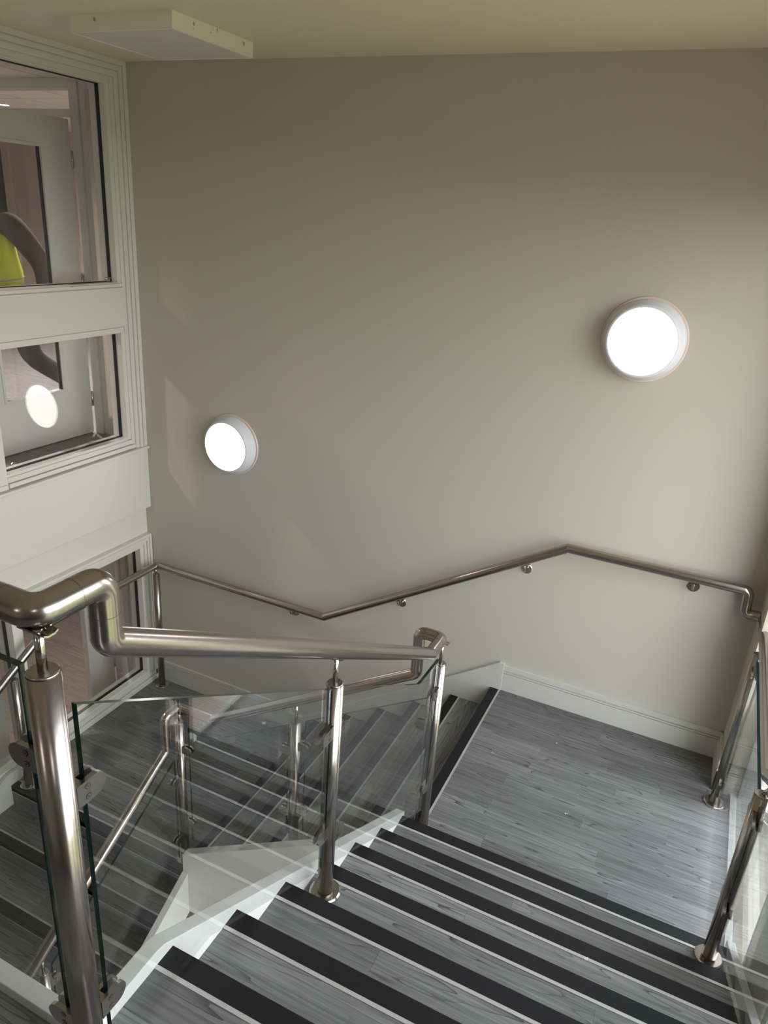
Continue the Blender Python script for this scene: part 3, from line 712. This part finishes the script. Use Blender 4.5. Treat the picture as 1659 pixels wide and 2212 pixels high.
hd = MB(); hd.tube([(-0.555, -1.045, -0.45), (-0.50, -1.045, -0.45), (-0.50, -1.045, -0.15), (-0.555, -1.045, -0.15)], 0.009, 14, {1: 0.03, 2: 0.03}); hd.build('pull_handle', 'chrome', d4)

# ------------------------------------------------------------ person walking through the upper lobby door
def skinmesh(name, verts, edges, radii, mat, parent=None, sub=2, root=0):
    me_ = bpy.data.meshes.new(name); me_.from_pydata([tuple(v) for v in verts], edges, []); me_.update()
    o = bpy.data.objects.new(name, me_); COL.objects.link(o)
    md = o.modifiers.new('skin', 'SKIN'); md.use_smooth_shade = True; md.branch_smoothing = 0.4
    sv = me_.skin_vertices[0].data
    for i, rr in enumerate(radii):
        sv[i].radius = rr if isinstance(rr, tuple) else (rr, rr); sv[i].use_root = (i == root)
    sb = o.modifiers.new('sub', 'SUBSURF'); sb.levels = sub; sb.render_levels = sub
    bpy.context.view_layer.update()
    dg = bpy.context.evaluated_depsgraph_get(); ev = o.evaluated_get(dg)
    nm_ = bpy.data.meshes.new_from_object(ev); o.modifiers.clear(); o.data = nm_; nm_.materials.clear(); nm_.materials.append(M[mat])
    for p in nm_.polygons: p.use_smooth = True
    if parent: o.parent = parent
    return o
pe = thing('person', (-1.15, -0.09, ZT), 'person in a yellow hi-vis vest, brown jacket and dark trousers striding through the lobby doorway', 'person')
# local frame: walks towards -y; origin on the floor below the hips
J = dict(pel=(0, 0, .96), spi=(0, -.03, 1.16), che=(0, -.08, 1.36), nek=(0, -.11, 1.53), hed=(0, -.14, 1.68), top=(0, -.13, 1.80),
    sr=(.19, -.05, 1.47), er=(.24, .15, 1.19), wr=(.25, .13, .95), sl=(-.19, -.10, 1.47), el=(-.26, -.12, 1.18), wl=(-.24, -.34, 1.05),
    hr=(.10, 0, .92), kr=(.11, .06, .52), ar=(.11, .52, .20), fr=(.11, .40, .06),
    hl=(-.10, 0, .92), kl=(-.11, -.24, .52), al=(-.11, -.34, .09), fl=(-.11, -.52, .03))
names = list(J); ix = {n_: i for i, n_ in enumerate(names)}
E_ = [('pel','spi'),('spi','che'),('che','nek'),('nek','hed'),('hed','top'),('che','sr'),('sr','er'),('er','wr'),('che','sl'),('sl','el'),('el','wl'),('pel','hr'),('hr','kr'),('kr','ar'),('ar','fr'),('pel','hl'),('hl','kl'),('kl','al'),('al','fl')]
RA = dict(pel=(.15,.11), spi=(.13,.10), che=(.155,.11), nek=.055, hed=(.078,.095), top=(.06,.07), sr=.052, er=.036, wr=.027, sl=.052, el=.036, wl=.027, hr=.085, kr=.058, ar=.04, fr=.035, hl=.085, kl=.058, al=.04, fl=.035)
bv, be, br = [J[n_] for n_ in names], [(ix[a], ix[b]) for a, b in E_], [RA[n_] for n_ in names]
# five fingers on each hand
for w_, e_ in (('wr', 'er'), ('wl', 'el')):
    wv = Vector(J[w_]); dv = (wv-Vector(J[e_])).normalized(); sv_ = Vector((1, 0, 0)); sv_ = (sv_-dv*sv_.dot(dv)).normalized(); bd_ = dv.cross(sv_)
    bv.append(tuple(wv+dv*0.075)); br.append((.036, .020)); be.append((ix[w_], len(bv)-1)); pm_ = len(bv)-1
    for q, (off, ln) in enumerate(((-.027, .062), (-.009, .074), (.009, .078), (.027, .070))):
        b0_ = wv+dv*0.095+sv_*off*1.0
        bv.append(tuple(b0_)); br.append(.0095); be.append((pm_, len(bv)-1))
        bv.append(tuple(b0_+dv*ln*.55+bd_*.008)); br.append(.0085); be.append((len(bv)-2, len(bv)-1))
        bv.append(tuple(b0_+dv*ln+bd_*.028)); br.append(.007); be.append((len(bv)-2, len(bv)-1))
    bv.append(tuple(wv+dv*.05+sv_*.045)); br.append(.011); be.append((pm_, len(bv)-1))
    bv.append(tuple(wv+dv*.085+sv_*.058+bd_*.012)); br.append(.009); be.append((len(bv)-2, len(bv)-1))
skinmesh('body', bv, be, br, 'skin', pe, 2)
def sub(name, ns, es, mat, grow, rad=None):
    vv = [J[n_] for n_ in ns]; id_ = {n_: i for i, n_ in enumerate(ns)}
    rr = []
    for n_ in ns:
        a_ = (rad or {}).get(n_, RA[n_]); rr.append(tuple(x+grow for x in a_) if isinstance(a_, tuple) else a_+grow)
    return skinmesh(name, vv, [(id_[a], id_[b]) for a, b in es], rr, mat, pe, 2)
sub('jacket', ['pel','spi','che','nek'], [('pel','spi'),('spi','che'),('che','nek')], 'jacket', 0.026, {'nek': .045})
J['ir'] = (.08, -.07, 1.45); J['il'] = (-.08, -.10, 1.45); RA['ir'] = RA['il'] = .055
for a_, b_, c_, d_ in (('ir','sr','er','wr'), ('il','sl','el','wl')):
    sub('sleeve', [a_, b_, c_, d_], [(a_, b_), (b_, c_), (c_, d_)], 'jacket', 0.03, {b_: .07, c_: .045, d_: .022})
sub('trousers', ['pel','hr','kr','ar','hl','kl','al'], [('pel','hr'),('hr','kr'),('kr','ar'),('pel','hl'),('hl','kl'),('kl','al')], 'trousers', 0.022)
for a_, f_ in (('ar','fr'),('al','fl')):
    sub('boot', [a_, f_], [(a_, f_)], 'boot', 0.022)
J['vt'] = (0, -.10, 1.44); J['vb'] = (0, 0, .98); RA['vt'] = (.165, .10); RA['vb'] = (.165, .125)
sub('hi_vis_vest', ['vb','spi','che','vt'], [('vb','spi'),('spi','che'),('che','vt')], 'hivis', 0.034)
J['b0'] = (0, -.015, 1.06); J['b1'] = (0, -.022, 1.115); RA['b0'] = (.160, .122); RA['b1'] = (.158, .120)
sub('reflective_band', ['b0','b1'], [('b0','b1')], 'reflect', 0.040)
hx = MB()
def ball(mb, c, rx, ry, rz, mi=0, n=14, zmin=-1.0):
    k = len(mb.v); rows = 10
    for i in range(rows+1):
        t = -math.pi/2+math.pi*i/rows
        zz = max(math.sin(t), zmin)
        for j in range(n):
            a = 2*math.pi*j/n; mb.v.append((c[0]+rx*math.cos(t)*math.cos(a), c[1]+ry*math.cos(t)*math.sin(a), c[2]+rz*zz))
    for i in range(rows):
        for j in range(n):
            j2 = (j+1) % n; mb.face([k+i*n+j, k+i*n+j2, k+(i+1)*n+j2, k+(i+1)*n+j], mi, True)
P0 = ORG['person']
def off(c): return tuple(Vector(c)+P0)
ball(hx, off((0, -.105, 1.735)), .096, .115, .10, zmin=-0.35); hx.build('hair', 'hair', pe)
fc = MB(); ball(fc, off((0, -.245, 1.665)), .012, .02, .024); ball(fc, off((.085, -.13, 1.67)), .01, .022, .034); ball(fc, off((-.085, -.13, 1.67)), .01, .022, .034); fc.build('face', 'skin', pe)
ey = MB(); ball(ey, off((.03, -.225, 1.695)), .011, .01, .007); ball(ey, off((-.03, -.225, 1.695)), .011, .01, .007); ball(ey, off((0, -.228, 1.622)), .024, .008, .005); ey.build('eyes_and_mouth', 'recess', pe)

# ------------------------------------------------------------ small debris left on the floors
fk = [(3.708, -2.145, 4*r, 'white plaster crumb on an upper flight step'), (3.469, -0.869, 0, 'white plaster crumb on the landing by the window'), (3.30, -0.35, 0, 'tiny white crumb near the skirting on the landing by the window'), (3.0, -0.62, 0, 'tiny white crumb near the landing edge nosing'), (1.105, -0.075, ZB, 'coin-sized pale disc on the corner landing')]
for i, (x, y, z, lb) in enumerate(fk):
    q = MB()
    if i == 4: q.lathe([(0.0, 0.003), (0.014, 0.003), (0.016, 0.0015), (0.016, 0.0005)], (x, y, z), (0, 0, 1), 20)
    else:
        for w_ in range(3):
            a = random.uniform(0, 3); s_ = 0.004 if i < 2 else 0.0025
            c = Vector((x+random.uniform(-.006, .006), y+random.uniform(-.006, .006), z+0.0008))
            q.cyl(c-Vector((math.cos(a), math.sin(a), 0))*s_, c+Vector((math.cos(a), math.sin(a), 0.3))*s_, 0.0016, 0.0008, n=6)
    o = q.build('floor_disc' if i == 4 else 'plaster_crumb', 'fleck')
    tag(o, lb, 'debris', None if i == 4 else 'plaster crumbs on the stairs')
